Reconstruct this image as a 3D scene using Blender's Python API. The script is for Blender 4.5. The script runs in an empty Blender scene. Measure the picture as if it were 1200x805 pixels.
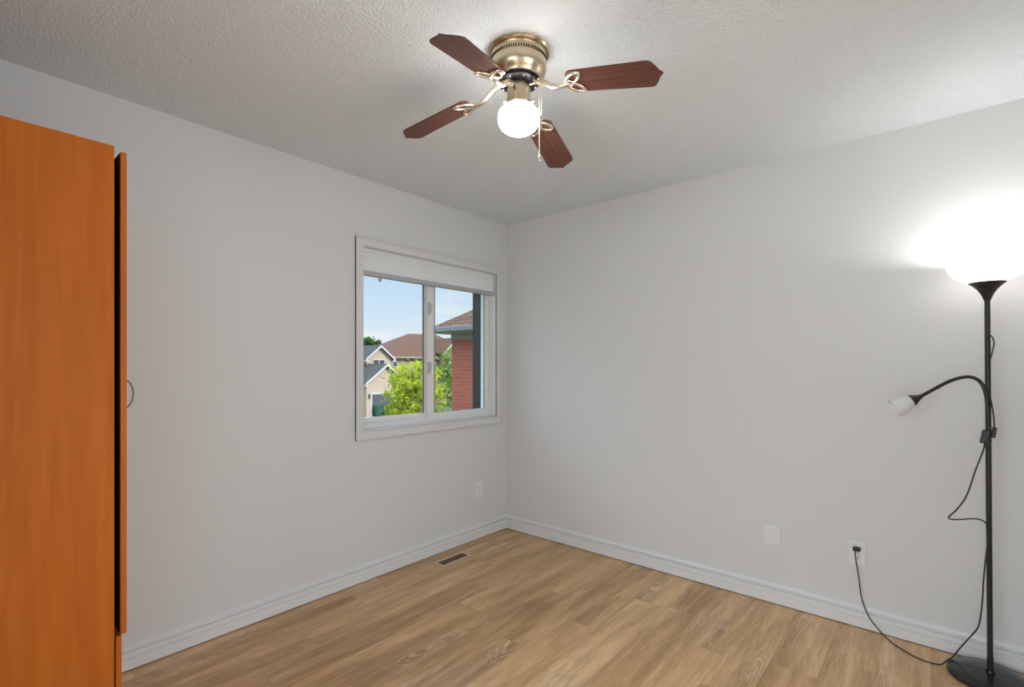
import bpy, math, random
from mathutils import Vector, Matrix
C = bpy.context.scene.collection
S = bpy.context.scene
PI = math.pi
random.seed(7)

# ------------------------------------------------------------------ camera, view, sky, sun
cam_d = bpy.data.cameras.new('camera')
cam = bpy.data.objects.new('camera', cam_d)
C.objects.link(cam)
cam.location = (2.6331, -3.0110, 1.2994)
cam.rotation_euler = (PI / 2, 0, 0.70707)
cam_d.sensor_width = 36.0
cam_d.lens = 580.08 / 1200 * 36
cam_d.shift_y = (429.66 - 402.5) / 1200
cam_d.clip_start = 0.02
cam_d.clip_end = 500
S.camera = cam
S.view_settings.view_transform = 'Standard'
S.view_settings.look = 'None'
S.view_settings.gamma = 1.0
S.view_settings.use_curve_mapping = False
S.view_settings.exposure = 0.0

SUN_POWER = 3.6
SKY_POWER = 1.0
FAN_LAMP = 21.0        # emission of the opal globe
TORCH_BULB = 5.0      # watts of the bulb in the floor lamp bowl
RIGHT_FILL = 45.0      # watts, added fill beyond the right-hand doorway
BACK_FILL = 54.0      # watts, added fill beyond the doorway behind the camera
TORCH_GLASS = 1.8      # glow of the lit bowl glass

world = bpy.data.worlds.new('sky')
S.world = world
world.use_nodes = True
wn = world.node_tree.nodes
wl = world.node_tree.links
wn.clear()
w_out = wn.new('ShaderNodeOutputWorld')
w_bg = wn.new('ShaderNodeBackground')
w_bg.inputs['Strength'].default_value = SKY_POWER
w_tc = wn.new('ShaderNodeTexCoord')
w_sep = wn.new('ShaderNodeSeparateXYZ')
wl.new(w_tc.outputs['Generated'], w_sep.inputs[0])
w_ramp = wn.new('ShaderNodeValToRGB')
wl.new(w_sep.outputs['Z'], w_ramp.inputs[0])
cr = w_ramp.color_ramp
cr.elements[0].position = 0.0
cr.elements[0].color = (0.84, 0.91, 0.97, 1)
cr.elements[1].position = 1.0
cr.elements[1].color = (0.56, 0.63, 0.72, 1)
for pos_, col_ in ((0.06, (0.78, 0.88, 0.98, 1)), (0.14, (0.60, 0.78, 0.98, 1)), (0.25, (0.50, 0.72, 0.97, 1))):
    e_ = cr.elements.new(pos_)
    e_.color = col_
w_map = wn.new('ShaderNodeMapping')
w_map.inputs['Scale'].default_value = (5, 5, 22)
wl.new(w_tc.outputs['Generated'], w_map.inputs['Vector'])
w_noise = wn.new('ShaderNodeTexNoise')
w_noise.inputs['Scale'].default_value = 1.3
w_noise.inputs['Detail'].default_value = 5
wl.new(w_map.outputs[0], w_noise.inputs['Vector'])
w_cr2 = wn.new('ShaderNodeValToRGB')
w_cr2.color_ramp.elements[0].position = 0.50
w_cr2.color_ramp.elements[1].position = 0.72
wl.new(w_noise.outputs[0], w_cr2.inputs[0])
w_mix = wn.new('ShaderNodeMixRGB')
w_mix.inputs['Color2'].default_value = (0.90, 0.94, 0.98, 1)
wl.new(w_cr2.outputs[0], w_mix.inputs['Fac'])
wl.new(w_ramp.outputs[0], w_mix.inputs['Color1'])
w_up = wn.new('ShaderNodeMapRange')         # unseen overhead sky boosted to add light on the window shade
w_up.inputs['From Min'].default_value = 0.22
w_up.inputs['From Max'].default_value = 0.50
w_up.inputs['To Min'].default_value = SKY_POWER
w_up.inputs['To Max'].default_value = SKY_POWER * 4.0
wl.new(w_sep.outputs['Z'], w_up.inputs['Value'])
wl.new(w_up.outputs[0], w_bg.inputs['Strength'])
wl.new(w_mix.outputs[0], w_bg.inputs['Color'])
wl.new(w_bg.outputs[0], w_out.inputs[0])

sun_d = bpy.data.lights.new('sun', 'SUN')
sun_d.energy = SUN_POWER
sun_d.angle = math.radians(0.6)
sun_d.color = (1.0, 0.95, 0.87)
sun = bpy.data.objects.new('sun', sun_d)
C.objects.link(sun)
sun.location = (20, 4, 25)
sun.rotation_euler = Vector((-0.76, -0.13, -0.58)).to_track_quat('-Z', 'Y').to_euler()


# added fill lamps in two made-up rooms beyond unseen doorways
def area(name, loc, aim, w, h, watts):
    d = bpy.data.lights.new(name, 'AREA')
    d.shape = 'RECTANGLE'
    d.size = w
    d.size_y = h
    d.energy = watts
    d.color = (0.865, 0.945, 1.0)
    o = bpy.data.objects.new(name, d)
    C.objects.link(o)
    o.location = loc
    o.rotation_euler = Vector(aim).to_track_quat('-Z', 'Z').to_euler()


area('right_doorway_fill', (5.0, -2.2, 1.2), (-1, 0, 0), 2.0, 2.1, RIGHT_FILL)
area('back_doorway_fill', (2.2, -5.0, 1.2), (0, 1, 0), 1.9, 2.1, BACK_FILL)


# ------------------------------------------------------------------ helpers
class MB:
    """collects shapes; build() links them as one mesh object"""
    def __init__(s):
        s.v = []
        s.f = []

    def add(s, vs, fs, m=None):
        o = len(s.v)
        s.v += [tuple(m @ Vector(p)) if m else tuple(p) for p in vs]
        s.f += [tuple(i + o for i in f) for f in fs]
        return s

    def box(s, x0, x1, y0, y1, z0, z1, m=None):
        vs = [(x0, y0, z0), (x1, y0, z0), (x1, y1, z0), (x0, y1, z0), (x0, y0, z1), (x1, y0, z1), (x1, y1, z1), (x0, y1, z1)]
        return s.add(vs, [(3, 2, 1, 0), (4, 5, 6, 7), (0, 1, 5, 4), (1, 2, 6, 5), (2, 3, 7, 6), (3, 0, 4, 7)], m)

    def lathe(s, prof, n=40, m=None):
        vs = []
        fs = []
        for r, z in prof:
            for i in range(n):
                a = 2 * PI * i / n
                vs.append((r * math.cos(a), r * math.sin(a), z))
        for k in range(len(prof) - 1):
            for i in range(n):
                j = (i + 1) % n
                fs.append((k * n + i, k * n + j, (k + 1) * n + j, (k + 1) * n + i))
        if prof[0][0] > 1e-5:
            fs.append(tuple(range(n))[::-1])
        if prof[-1][0] > 1e-5:
            fs.append(tuple((len(prof) - 1) * n + i for i in range(n)))
        return s.add(vs, fs, m)

    def ringlathe(s, prof, n=40, m=None):
        """closed profile turned into a ring (no caps)"""
        vs = []
        fs = []
        K = len(prof)
        for r, z in prof:
            for i in range(n):
                a = 2 * PI * i / n
                vs.append((r * math.cos(a), r * math.sin(a), z))
        for k in range(K):
            for i in range(n):
                j = (i + 1) % n
                fs.append((k * n + i, k * n + j, ((k + 1) % K) * n + j, ((k + 1) % K) * n + i))
        return s.add(vs, fs, m)

    def prism(s, pts, z0, z1, m=None):
        n = len(pts)
        vs = [(x, y, z0) for x, y in pts] + [(x, y, z1) for x, y in pts]
        fs = [tuple(range(n))[::-1], tuple(range(n, 2 * n))]
        for i in range(n):
            j = (i + 1) % n
            fs.append((i, j, n + j, n + i))
        return s.add(vs, fs, m)

    def tube(s, pts, r, n=8, closed=False, sx=1.0, m=None):
        P = [Vector(p) for p in pts]
        K = len(P)
        rs = r if isinstance(r, (list, tuple)) else [r] * K
        vs = []
        fs = []
        up = None
        for k in range(K):
            a = P[(k - 1) % K] if (closed or k > 0) else P[k]
            b = P[(k + 1) % K] if (closed or k < K - 1) else P[k]
            t = (b - a).normalized()
            if up is None:
                up = Vector((0, 0, 1)) if abs(t.z) < 0.9 else Vector((0, 1, 0))
            u = (up - t * up.dot(t)).normalized()
            up = u
            w = t.cross(u)
            for i in range(n):
                an = 2 * PI * i / n
                vs.append(tuple(P[k] + u * (rs[k] * math.cos(an) * sx) + w * (rs[k] * math.sin(an))))
        for k in range(K if closed else K - 1):
            k2 = (k + 1) % K
            for i in range(n):
                j = (i + 1) % n
                fs.append((k * n + i, k * n + j, k2 * n + j, k2 * n + i))
        if not closed:
            fs.append(tuple(range(n))[::-1])
            fs.append(tuple((K - 1) * n + i for i in range(n)))
        return s.add(vs, fs, m)

    def ball(s, c, r, n=10, sz=1.0, m=None):
        prof = []
        k = max(4, n // 2)
        for i in range(k + 1):
            a = PI * i / k
            prof.append((max(r * math.sin(a), 1e-6), -r * sz * math.cos(a)))
        mm = Matrix.Translation(c)
        return s.lathe(prof, n, (m @ mm) if m else mm)

    def build(s, name, mat, parent=None, smooth=None, bevel=None, seg=2):
        me = bpy.data.meshes.new(name)
        me.from_pydata(s.v, [], s.f)
        me.validate()
        me.materials.append(mat)
        if smooth is not None:
            for p in me.polygons:
                p.use_smooth = True
            me.set_sharp_from_angle(angle=math.radians(smooth))
        o = bpy.data.objects.new(name, me)
        C.objects.link(o)
        if parent:
            o.parent = parent
        if bevel:
            b = o.modifiers.new('bevel', 'BEVEL')
            b.width = bevel
            b.segments = seg
            b.limit_method = 'ANGLE'
            b.harden_normals = False
        return o


def tag(o, label, cat, group=None, kind=None):
    if label:
        o['label'] = label
    if cat:
        o['category'] = cat
    if group:
        o['group'] = group
    if kind:
        o['kind'] = kind
    return o


def thing(name, label, cat, loc=(0, 0, 0), rotz=0.0, group=None, kind=None):
    o = bpy.data.objects.new(name, None)
    o.empty_display_size = 0.1
    C.objects.link(o)
    o.location = loc
    o.rotation_euler = (0, 0, rotz)
    return tag(o, label, cat, group, kind)


def structure(o):
    o['kind'] = 'structure'
    return o


def spline(pts, n=8):
    """Catmull-Rom through points"""
    P = [Vector(p) for p in pts]
    out = []
    for i in range(len(P) - 1):
        p0 = P[max(i - 1, 0)]
        p1 = P[i]
        p2 = P[i + 1]
        p3 = P[min(i + 2, len(P) - 1)]
        for k in range(n):
            t = k / n
            out.append(0.5 * ((2 * p1) + (p2 - p0) * t + (2 * p0 - 5 * p1 + 4 * p2 - p3) * t * t + (3 * p1 - p0 - 3 * p2 + p3) * t ** 3))
    out.append(P[-1])
    return out


# ------------------------------------------------------------------ materials
def mat(name, col, rough=0.5, metal=0.0, spec=0.5, noise=None, bump=None, coat=0.0):
    """plain principled with a light procedural mottling / bump"""
    m = bpy.data.materials.new(name)
    m.use_nodes = True
    N = m.node_tree.nodes
    L = m.node_tree.links
    b = N['Principled BSDF']
    b.inputs['Base Color'].default_value = (*col, 1)
    b.inputs['Roughness'].default_value = rough
    b.inputs['Metallic'].default_value = metal
    b.inputs['Specular IOR Level'].default_value = spec
    b.inputs['Coat Weight'].default_value = coat
    tc = N.new('ShaderNodeTexCoord')
    sc, amt = noise or (9.0, 0.04)
    nz = N.new('ShaderNodeTexNoise')
    nz.inputs['Scale'].default_value = sc
    nz.inputs['Detail'].default_value = 3
    L.new(tc.outputs['Object'], nz.inputs['Vector'])
    mx = N.new('ShaderNodeMixRGB')
    mx.inputs['Color1'].default_value = (*[c * (1 - amt) for c in col], 1)
    mx.inputs['Color2'].default_value = (*[min(1, c * (1 + amt)) for c in col], 1)
    L.new(nz.outputs[0], mx.inputs['Fac'])
    L.new(mx.outputs[0], b.inputs['Base Color'])
    if bump:
        bs, st, dist = bump
        n2 = N.new('ShaderNodeTexNoise')
        n2.inputs['Scale'].default_value = bs
        n2.inputs['Detail'].default_value = 4
        L.new(tc.outputs['Object'], n2.inputs['Vector'])
        bp = N.new('ShaderNodeBump')
        bp.inputs['Strength'].default_value = st
        bp.inputs['Distance'].default_value = dist
        L.new(n2.outputs[0], bp.inputs['Height'])
        L.new(bp.outputs[0], b.inputs['Normal'])
    return m


def m_math(N, L, op, a, b=None, c=None):
    n = N.new('ShaderNodeMath')
    n.operation = op
    for i, x in enumerate((a, b, c)):
        if x is None:
            continue
        if isinstance(x, (int, float)):
            n.inputs[i].default_value = x
        else:
            L.new(x, n.inputs[i])
    return n.outputs[0]


def mat_ceiling():
    m = mat('ceiling_popcorn', (0.865, 0.91, 0.945), 0.95, noise=(2.0, 0.02), spec=0.1)
    N = m.node_tree.nodes
    L = m.node_tree.links
    tc = N.new('ShaderNodeTexCoord')
    v = N.new('ShaderNodeTexVoronoi')
    v.feature = 'SMOOTH_F1'
    v.inputs['Scale'].default_value = 130
    v.inputs['Smoothness'].default_value = 0.6
    nz = N.new('ShaderNodeTexNoise')
    nz.inputs['Scale'].default_value = 110
    nz.inputs['Detail'].default_value = 5
    L.new(tc.outputs['Object'], v.inputs['Vector'])
    L.new(tc.outputs['Object'], nz.inputs['Vector'])
    h = m_math(N, L, 'MULTIPLY_ADD', v.outputs['Distance'], -0.7, nz.outputs[0])
    bp = N.new('ShaderNodeBump')
    bp.inputs['Strength'].default_value = 0.9
    bp.inputs['Distance'].default_value = 0.0065
    L.new(h, bp.inputs['Height'])
    L.new(bp.outputs[0], N['Principled BSDF'].inputs['Normal'])
    return m


def mat_planks():
    m = bpy.data.materials.new('oak_planks')
    m.use_nodes = True
    N = m.node_tree.nodes
    L = m.node_tree.links
    b = N['Principled BSDF']
    tc = N.new('ShaderNodeTexCoord')
    sp = N.new('ShaderNodeSeparateXYZ')
    L.new(tc.outputs['Object'], sp.inputs[0])
    W, LN = 0.180, 1.22
    xs = m_math(N, L, 'ADD', m_math(N, L, 'DIVIDE', sp.outputs['X'], W), 20.444)
    row = m_math(N, L, 'FLOOR', xs)
    fx = m_math(N, L, 'FRACT', xs)
    wr = N.new('ShaderNodeTexWhiteNoise')
    wr.noise_dimensions = '1D'
    L.new(row, wr.inputs['W'])
    ys = m_math(N, L, 'ADD', m_math(N, L, 'DIVIDE', sp.outputs['Y'], LN), m_math(N, L, 'MULTIPLY_ADD', wr.outputs['Value'], 7.0, 20.0))
    colm = m_math(N, L, 'FLOOR', ys)
    fy = m_math(N, L, 'FRACT', ys)
    cb = N.new('ShaderNodeCombineXYZ')
    L.new(row, cb.inputs[0])
    L.new(colm, cb.inputs[1])
    wp = N.new('ShaderNodeTexWhiteNoise')
    wp.noise_dimensions = '2D'
    L.new(cb.outputs[0], wp.inputs['Vector'])
    # grain coordinates, shifted per plank
    gx = m_math(N, L, 'MULTIPLY_ADD', wp.outputs['Value'], 37.0, sp.outputs['X'])
    gv = N.new('ShaderNodeCombineXYZ')
    L.new(gx, gv.inputs[0])
    L.new(sp.outputs['Y'], gv.inputs[1])
    L.new(m_math(N, L, 'MULTIPLY', wp.outputs['Value'], 11.0), gv.inputs[2])
    # broad tone drift along each plank
    mp1 = N.new('ShaderNodeMapping')
    mp1.inputs['Scale'].default_value = (13, 1.4, 1)
    L.new(gv.outputs[0], mp1.inputs['Vector'])
    n1 = N.new('ShaderNodeTexNoise')
    n1.inputs['Scale'].default_value = 1.0
    n1.inputs['Detail'].default_value = 3
    n1.inputs['Distortion'].default_value = 0.4
    L.new(mp1.outputs[0], n1.inputs['Vector'])
    # fine streaks
    mp2 = N.new('ShaderNodeMapping')
    mp2.inputs['Scale'].default_value = (120, 11, 1)
    L.new(gv.outputs[0], mp2.inputs['Vector'])
    n2 = N.new('ShaderNodeTexNoise')
    n2.inputs['Scale'].default_value = 1.0
    n2.inputs['Detail'].default_value = 4
    L.new(mp2.outputs[0], n2.inputs['Vector'])
    # cathedral figure
    mp3 = N.new('ShaderNodeMapping')
    mp3.inputs['Scale'].default_value = (7.5, 0.95, 1)
    L.new(gv.outputs[0], mp3.inputs['Vector'])
    n3 = N.new('ShaderNodeTexNoise')
    n3.inputs['Scale'].default_value = 1.0
    n3.inputs['Detail'].default_value = 1.5
    L.new(mp3.outputs[0], n3.inputs['Vector'])
    ring = m_math(N, L, 'SINE', m_math(N, L, 'MULTIPLY', n3.outputs[0], 210.0))
    ringm = m_math(N, L, 'GREATER_THAN', ring, 0.55)
    mask = N.new('ShaderNodeMapRange')
    mask.inputs['From Min'].default_value = 0.56
    mask.inputs['From Max'].default_value = 0.66
    L.new(n3.outputs[0], mask.inputs['Value'])
    ringv = m_math(N, L, 'MULTIPLY', m_math(N, L, 'MULTIPLY', ringm, mask.outputs[0]), m_math(N, L, 'GREATER_THAN', n2.outputs[0], 0.42))
    ramp = N.new('ShaderNodeValToRGB')
    r = ramp.color_ramp
    r.elements[0].position = 0.25
    r.elements[0].color = (0.38, 0.198, 0.070, 1)
    r.elements[1].position = 0.78
    r.elements[1].color = (0.87, 0.578, 0.295, 1)
    e = r.elements.new(0.52)
    e.color = (0.635, 0.380, 0.166, 1)
    t = m_math(N, L, 'ADD', m_math(N, L, 'MULTIPLY_ADD', n1.outputs[0], 1.0, -0.12), m_math(N, L, 'MULTIPLY_ADD', n2.outputs[0], 0.44, -0.11))
    t = m_math(N, L, 'ADD', t, m_math(N, L, 'MULTIPLY_ADD', wp.outputs['Value'], 0.17, -0.07))
    L.new(t, ramp.inputs[0])
    mr = N.new('ShaderNodeMixRGB')
    mr.inputs['Color2'].default_value = (0.86, 0.70, 0.52, 1)
    L.new(m_math(N, L, 'MULTIPLY', ringv, 0.55), mr.inputs['Fac'])
    L.new(ramp.outputs[0], mr.inputs['Color1'])
    # seams
    ex = m_math(N, L, 'MINIMUM', fx, m_math(N, L, 'SUBTRACT', 1.0, fx))
    ey = m_math(N, L, 'MINIMUM', fy, m_math(N, L, 'SUBTRACT', 1.0, fy))
    sx = m_math(N, L, 'LESS_THAN', ex, 0.006)
    sy = m_math(N, L, 'LESS_THAN', ey, 0.0011)
    seam = m_math(N, L, 'MAXIMUM', sx, sy)
    ms = N.new('ShaderNodeMixRGB')
    ms.inputs['Color2'].default_value = (0.22, 0.12, 0.06, 1)
    L.new(m_math(N, L, 'MULTIPLY', seam, 0.32), ms.inputs['Fac'])
    L.new(mr.outputs[0], ms.inputs['Color1'])
    L.new(ms.outputs[0], b.inputs['Base Color'])
    b.inputs['Roughness'].default_value = 0.30
    b.inputs['Specular IOR Level'].default_value = 0.85
    bp = N.new('ShaderNodeBump')
    bp.inputs['Strength'].default_value = 0.25
    bp.inputs['Distance'].default_value = 0.001
    L.new(m_math(N, L, 'SUBTRACT', n2.outputs[0], m_math(N, L, 'MULTIPLY', seam, 1.5)), bp.inputs['Height'])
    L.new(bp.outputs[0], b.inputs['Normal'])
    return m


def mat_wood(name, c0, c1, scale, rough, dist=1.2, spec=0.5, figure=0.0, coat=0.0):
    """grain along the axis with the smallest scale"""
    m = bpy.data.materials.new(name)
    m.use_nodes = True
    N = m.node_tree.nodes
    L = m.node_tree.links
    b = N['Principled BSDF']
    tc = N.new('ShaderNodeTexCoord')
    mp = N.new('ShaderNodeMapping')
    mp.inputs['Scale'].default_value = scale
    L.new(tc.outputs['Object'], mp.inputs['Vector'])
    n1 = N.new('ShaderNodeTexNoise')
    n1.inputs['Scale'].default_value = 1.0
    n1.inputs['Detail'].default_value = 5
    n1.inputs['Distortion'].default_value = dist
    L.new(mp.outputs[0], n1.inputs['Vector'])
    fac = n1.outputs[0]
    if figure:
        mp2 = N.new('ShaderNodeMapping')
        mp2.inputs['Scale'].default_value = tuple(q * 0.28 for q in scale)
        L.new(tc.outputs['Object'], mp2.inputs['Vector'])
        n2 = N.new('ShaderNodeTexNoise')
        n2.inputs['Scale'].default_value = 1.0
        n2.inputs['Detail'].default_value = 1
        L.new(mp2.outputs[0], n2.inputs['Vector'])
        rg = m_math(N, L, 'SINE', m_math(N, L, 'MULTIPLY', n2.outputs[0], 70.0))
        fac = m_math(N, L, 'MULTIPLY_ADD', rg, figure, fac)
    rp = N.new('ShaderNodeValToRGB')
    rp.color_ramp.elements[0].position = 0.3
    rp.color_ramp.elements[0].color = (*c0, 1)
    rp.color_ramp.elements[1].position = 0.7
    rp.color_ramp.elements[1].color = (*c1, 1)
    L.new(fac, rp.inputs[0])
    L.new(rp.outputs[0], b.inputs['Base Color'])
    b.inputs['Roughness'].default_value = rough
    b.inputs['Specular IOR Level'].default_value = spec
    b.inputs['Coat Weight'].default_value = coat
    return m


def mat_emit(name, col, strength, base=(0.8, 0.8, 0.8), rough=0.25):
    m = mat(name, base, rough)
    b = m.node_tree.nodes['Principled BSDF']
    b.inputs['Emission Color'].default_value = (*col, 1)
    b.inputs['Emission Strength'].default_value = strength
    return m


def mat_glass(name):
    m = bpy.data.materials.new(name)
    m.use_nodes = True
    N = m.node_tree.nodes
    L = m.node_tree.links
    N.clear()
    out = N.new('ShaderNodeOutputMaterial')
    tr = N.new('ShaderNodeBsdfTransparent')
    tr.inputs['Color'].default_value = (0.97, 0.985, 0.98, 1)
    gl = N.new('ShaderNodeBsdfGlossy')
    gl.inputs['Roughness'].default_value = 0.02
    fr = N.new('ShaderNodeFresnel')
    fr.inputs['IOR'].default_value = 1.25
    mx = N.new('ShaderNodeMixShader')
    L.new(fr.outputs[0], mx.inputs[0])
    L.new(tr.outputs[0], mx.inputs[1])
    L.new(gl.outputs[0], mx.inputs[2])
    L.new(mx.outputs[0], out.inputs[0])
    return m


def mat_frosted(name, col, emit=0.0, transl=0.5, rough=0.3):
    """opal / frosted glass: diffuse + translucent"""
    m = bpy.data.materials.new(name)
    m.use_nodes = True
    N = m.node_tree.nodes
    L = m.node_tree.links
    N.clear()
    out = N.new('ShaderNodeOutputMaterial')
    p = N.new('ShaderNodeBsdfPrincipled')
    p.inputs['Base Color'].default_value = (*col, 1)
    p.inputs['Roughness'].default_value = rough
    if emit:
        p.inputs['Emission Color'].default_value = (1.0, 0.96, 0.90, 1)
        p.inputs['Emission Strength'].default_value = emit
    t = N.new('ShaderNodeBsdfTranslucent')
    t.inputs['Color'].default_value = (*col, 1)
    mx = N.new('ShaderNodeMixShader')
    mx.inputs[0].default_value = transl
    L.new(p.outputs[0], mx.inputs[1])
    L.new(t.outputs[0], mx.inputs[2])
    L.new(mx.outputs[0], out.inputs[0])
    return m


def mat_brick(name, c1, c2, mortar, axis='x', bw=0.21, bh=0.075):
    m = bpy.data.materials.new(name)
    m.use_nodes = True
    N = m.node_tree.nodes
    L = m.node_tree.links
    b = N['Principled BSDF']
    b.inputs['Roughness'].default_value = 0.9
    tc = N.new('ShaderNodeTexCoord')
    sp = N.new('ShaderNodeSeparateXYZ')
    L.new(tc.outputs['Object'], sp.inputs[0])
    cb = N.new('ShaderNodeCombineXYZ')
    L.new(sp.outputs['X' if axis == 'x' else 'Y'], cb.inputs[0])
    L.new(sp.outputs['Z'], cb.inputs[1])
    br = N.new('ShaderNodeTexBrick')
    br.inputs['Color1'].default_value = (*c1, 1)
    br.inputs['Color2'].default_value = (*c2, 1)
    br.inputs['Mortar'].default_value = (*mortar, 1)
    br.inputs['Scale'].default_value = 1.0
    br.inputs['Mortar Size'].default_value = 0.010
    br.inputs['Brick Width'].default_value = bw
    br.inputs['Row Height'].default_value = bh
    L.new(cb.outputs[0], br.inputs['Vector'])
    L.new(br.outputs[0], b.inputs['Base Color'])
    return m


def mat_shingle(name, c1, c2, gap=0.14):
    """asphalt shingles: courses that follow the height of the slope, tabs along x+y"""
    m = bpy.data.materials.new(name)
    m.use_nodes = True
    N = m.node_tree.nodes
    L = m.node_tree.links
    b = N['Principled BSDF']
    b.inputs['Roughness'].default_value = 0.95
    tc = N.new('ShaderNodeTexCoord')
    sp = N.new('ShaderNodeSeparateXYZ')
    L.new(tc.outputs['Object'], sp.inputs[0])
    cb = N.new('ShaderNodeCombineXYZ')
    L.new(m_math(N, L, 'ADD', sp.outputs['X'], sp.outputs['Y']), cb.inputs[0])
    L.new(sp.outputs['Z'], cb.inputs[1])
    br = N.new('ShaderNodeTexBrick')
    br.inputs['Color1'].default_value = (*c1, 1)
    br.inputs['Color2'].default_value = (*c2, 1)
    br.inputs['Mortar'].default_value = (*[q * 0.35 for q in c1], 1)
    br.inputs['Scale'].default_value = 1.0
    br.inputs['Mortar Size'].default_value = 0.022
    br.inputs['Brick Width'].default_value = 0.33
    br.inputs['Row Height'].default_value = gap * 0.6
    L.new(cb.outputs[0], br.inputs['Vector'])
    nz = N.new('ShaderNodeTexNoise')
    nz.inputs['Scale'].default_value = 3.0
    L.new(tc.outputs['Object'], nz.inputs['Vector'])
    mx = N.new('ShaderNodeMixRGB')
    mx.blend_type = 'MULTIPLY'
    mx.inputs['Fac'].default_value = 0.35
    L.new(br.outputs[0], mx.inputs['Color1'])
    L.new(nz.outputs[0], mx.inputs['Color2'])
    L.new(mx.outputs[0], b.inputs['Base Color'])
    return m


def mat_siding(name, col, pitch=0.13):
    m = bpy.data.materials.new(name)
    m.use_nodes = True
    N = m.node_tree.nodes
    L = m.node_tree.links
    b = N['Principled BSDF']
    b.inputs['Roughness'].default_value = 0.8
    tc = N.new('ShaderNodeTexCoord')
    sp = N.new('ShaderNodeSeparateXYZ')
    L.new(tc.outputs['Object'], sp.inputs[0])
    fr = m_math(N, L, 'FRACT', m_math(N, L, 'DIVIDE', sp.outputs['Z'], pitch))
    ln = m_math(N, L, 'LESS_THAN', fr, 0.12)
    mx = N.new('ShaderNodeMixRGB')
    mx.inputs['Color1'].default_value = (*col, 1)
    mx.inputs['Color2'].default_value = (*[q * 0.72 for q in col], 1)
    L.new(ln, mx.inputs['Fac'])
    L.new(mx.outputs[0], b.inputs['Base Color'])
    return m


def mat_leaf(name, c0, c1):
    m = bpy.data.materials.new(name)
    m.use_nodes = True
    N = m.node_tree.nodes
    L = m.node_tree.links
    N.clear()
    out = N.new('ShaderNodeOutputMaterial')
    tc = N.new('ShaderNodeTexCoord')
    nz = N.new('ShaderNodeTexNoise')
    nz.inputs['Scale'].default_value = 5.0
    nz.inputs['Detail'].default_value = 4
    L.new(tc.outputs['Object'], nz.inputs['Vector'])
    rp = N.new('ShaderNodeValToRGB')
    rp.color_ramp.elements[0].position = 0.38
    rp.color_ramp.elements[0].color = (*c0, 1)
    rp.color_ramp.elements[1].position = 0.62
    rp.color_ramp.elements[1].color = (*c1, 1)
    L.new(nz.outputs[0], rp.inputs[0])
    d = N.new('ShaderNodeBsdfDiffuse')
    t = N.new('ShaderNodeBsdfTranslucent')
    mx = N.new('ShaderNodeMixShader')
    mx.inputs[0].default_value = 0.4
    L.new(rp.outputs[0], d.inputs['Color'])
    L.new(rp.outputs[0], t.inputs['Color'])
    L.new(d.outputs[0], mx.inputs[1])
    L.new(t.outputs[0], mx.inputs[2])
    L.new(mx.outputs[0], out.inputs[0])
    return m


M = {}
M['wall'] = mat('wall_paint', (0.765, 0.77, 0.77), 0.75, noise=(1.2, 0.015), bump=(140, 0.06, 0.001), spec=0.25)
M['ceiling'] = mat_ceiling()
M['floor'] = mat_planks()
M['trim'] = mat('white_trim_paint', (0.83, 0.84, 0.85), 0.4, noise=(4, 0.01))
M['casing'] = mat('white_casing_paint', (0.77, 0.77, 0.775), 0.45, noise=(4, 0.01))
M['gap'] = mat('floor_gap_shadow', (0.06, 0.04, 0.03), 0.9)
M['vinyl'] = mat('white_vinyl', (0.92, 0.92, 0.92), 0.35, noise=(5, 0.01))
M['latch'] = mat('light_grey_latch', (0.60, 0.60, 0.60), 0.35)
M['gasket'] = mat('grey_gasket', (0.24, 0.24, 0.25), 0.6)
M['bronze'] = mat('shaded_bronze_reveal', (0.018, 0.015, 0.014), 0.6)  # dark bronze jamb, its shadow also put into the colour
M['glass'] = mat_glass('window_glass')
M['shade'] = mat_frosted('white_shade_fabric', (0.97, 0.97, 0.97), 0, 0.25, 0.9)
M['shade_bar'] = mat('grey_white_rail', (0.50, 0.50, 0.50), 0.5)
M['orange_wood'] = mat_wood('orange_maple_laminate', (0.53, 0.132, 0.014), (0.61, 0.168, 0.020), (26, 26, 1.6), 0.5, 0.7, 0.16, 0.05)
M['gap_shadow'] = mat('dark_gap_shadow', (0.02, 0.015, 0.012), 0.8)  # near-black colour standing for the shade in the wardrobe gaps
M['steel'] = mat('brushed_steel', (0.20, 0.19, 0.185), 0.3, 1.0)
M['mahogany'] = mat_wood('mahogany_blade', (0.105, 0.036, 0.024), (0.215, 0.082, 0.054), (3, 60, 60), 0.38, 0.6, 0.4)
M['blade_edge'] = mat('dark_blade_edge', (0.03, 0.015, 0.01), 0.5)
M['brass'] = mat('brushed_antique_brass', (0.62, 0.51, 0.36), 0.27, 1.0, noise=(30, 0.08))
M['nickel'] = mat('pale_brass', (0.92, 0.85, 0.73), 0.26, 1.0)
M['black_metal'] = mat('black_motor_metal', (0.02, 0.02, 0.024), 0.25, 0.6)
M['slot'] = mat('dark_slot', (0.015, 0.012, 0.01), 0.8)
M['globe'] = mat_emit('lit_opal_globe', (1.0, 0.97, 0.93), FAN_LAMP)
M['black_lamp'] = mat('black_lamp_metal', (0.013, 0.011, 0.012), 0.4, noise=(20, 0.1))
M['black_base'] = mat('black_lamp_base', (0.020, 0.020, 0.022), 0.16, noise=(20, 0.1))
M['cord'] = mat('black_cord', (0.015, 0.015, 0.015), 0.45)
M['bowl'] = mat_frosted('lit_opal_bowl', (0.85, 0.85, 0.85), TORCH_GLASS, 0.35)
M['frost'] = mat_frosted('frosted_unlit_glass', (0.95, 0.96, 0.955), 0, 0.35)
M['plate'] = mat('white_plate_plastic', (0.86, 0.86, 0.86), 0.35, noise=(8, 0.01))
M['socket'] = mat('outlet_slots', (0.12, 0.12, 0.12), 0.6)
M['chrome'] = mat('bright_metal', (0.8, 0.8, 0.8), 0.15, 1.0)
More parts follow.
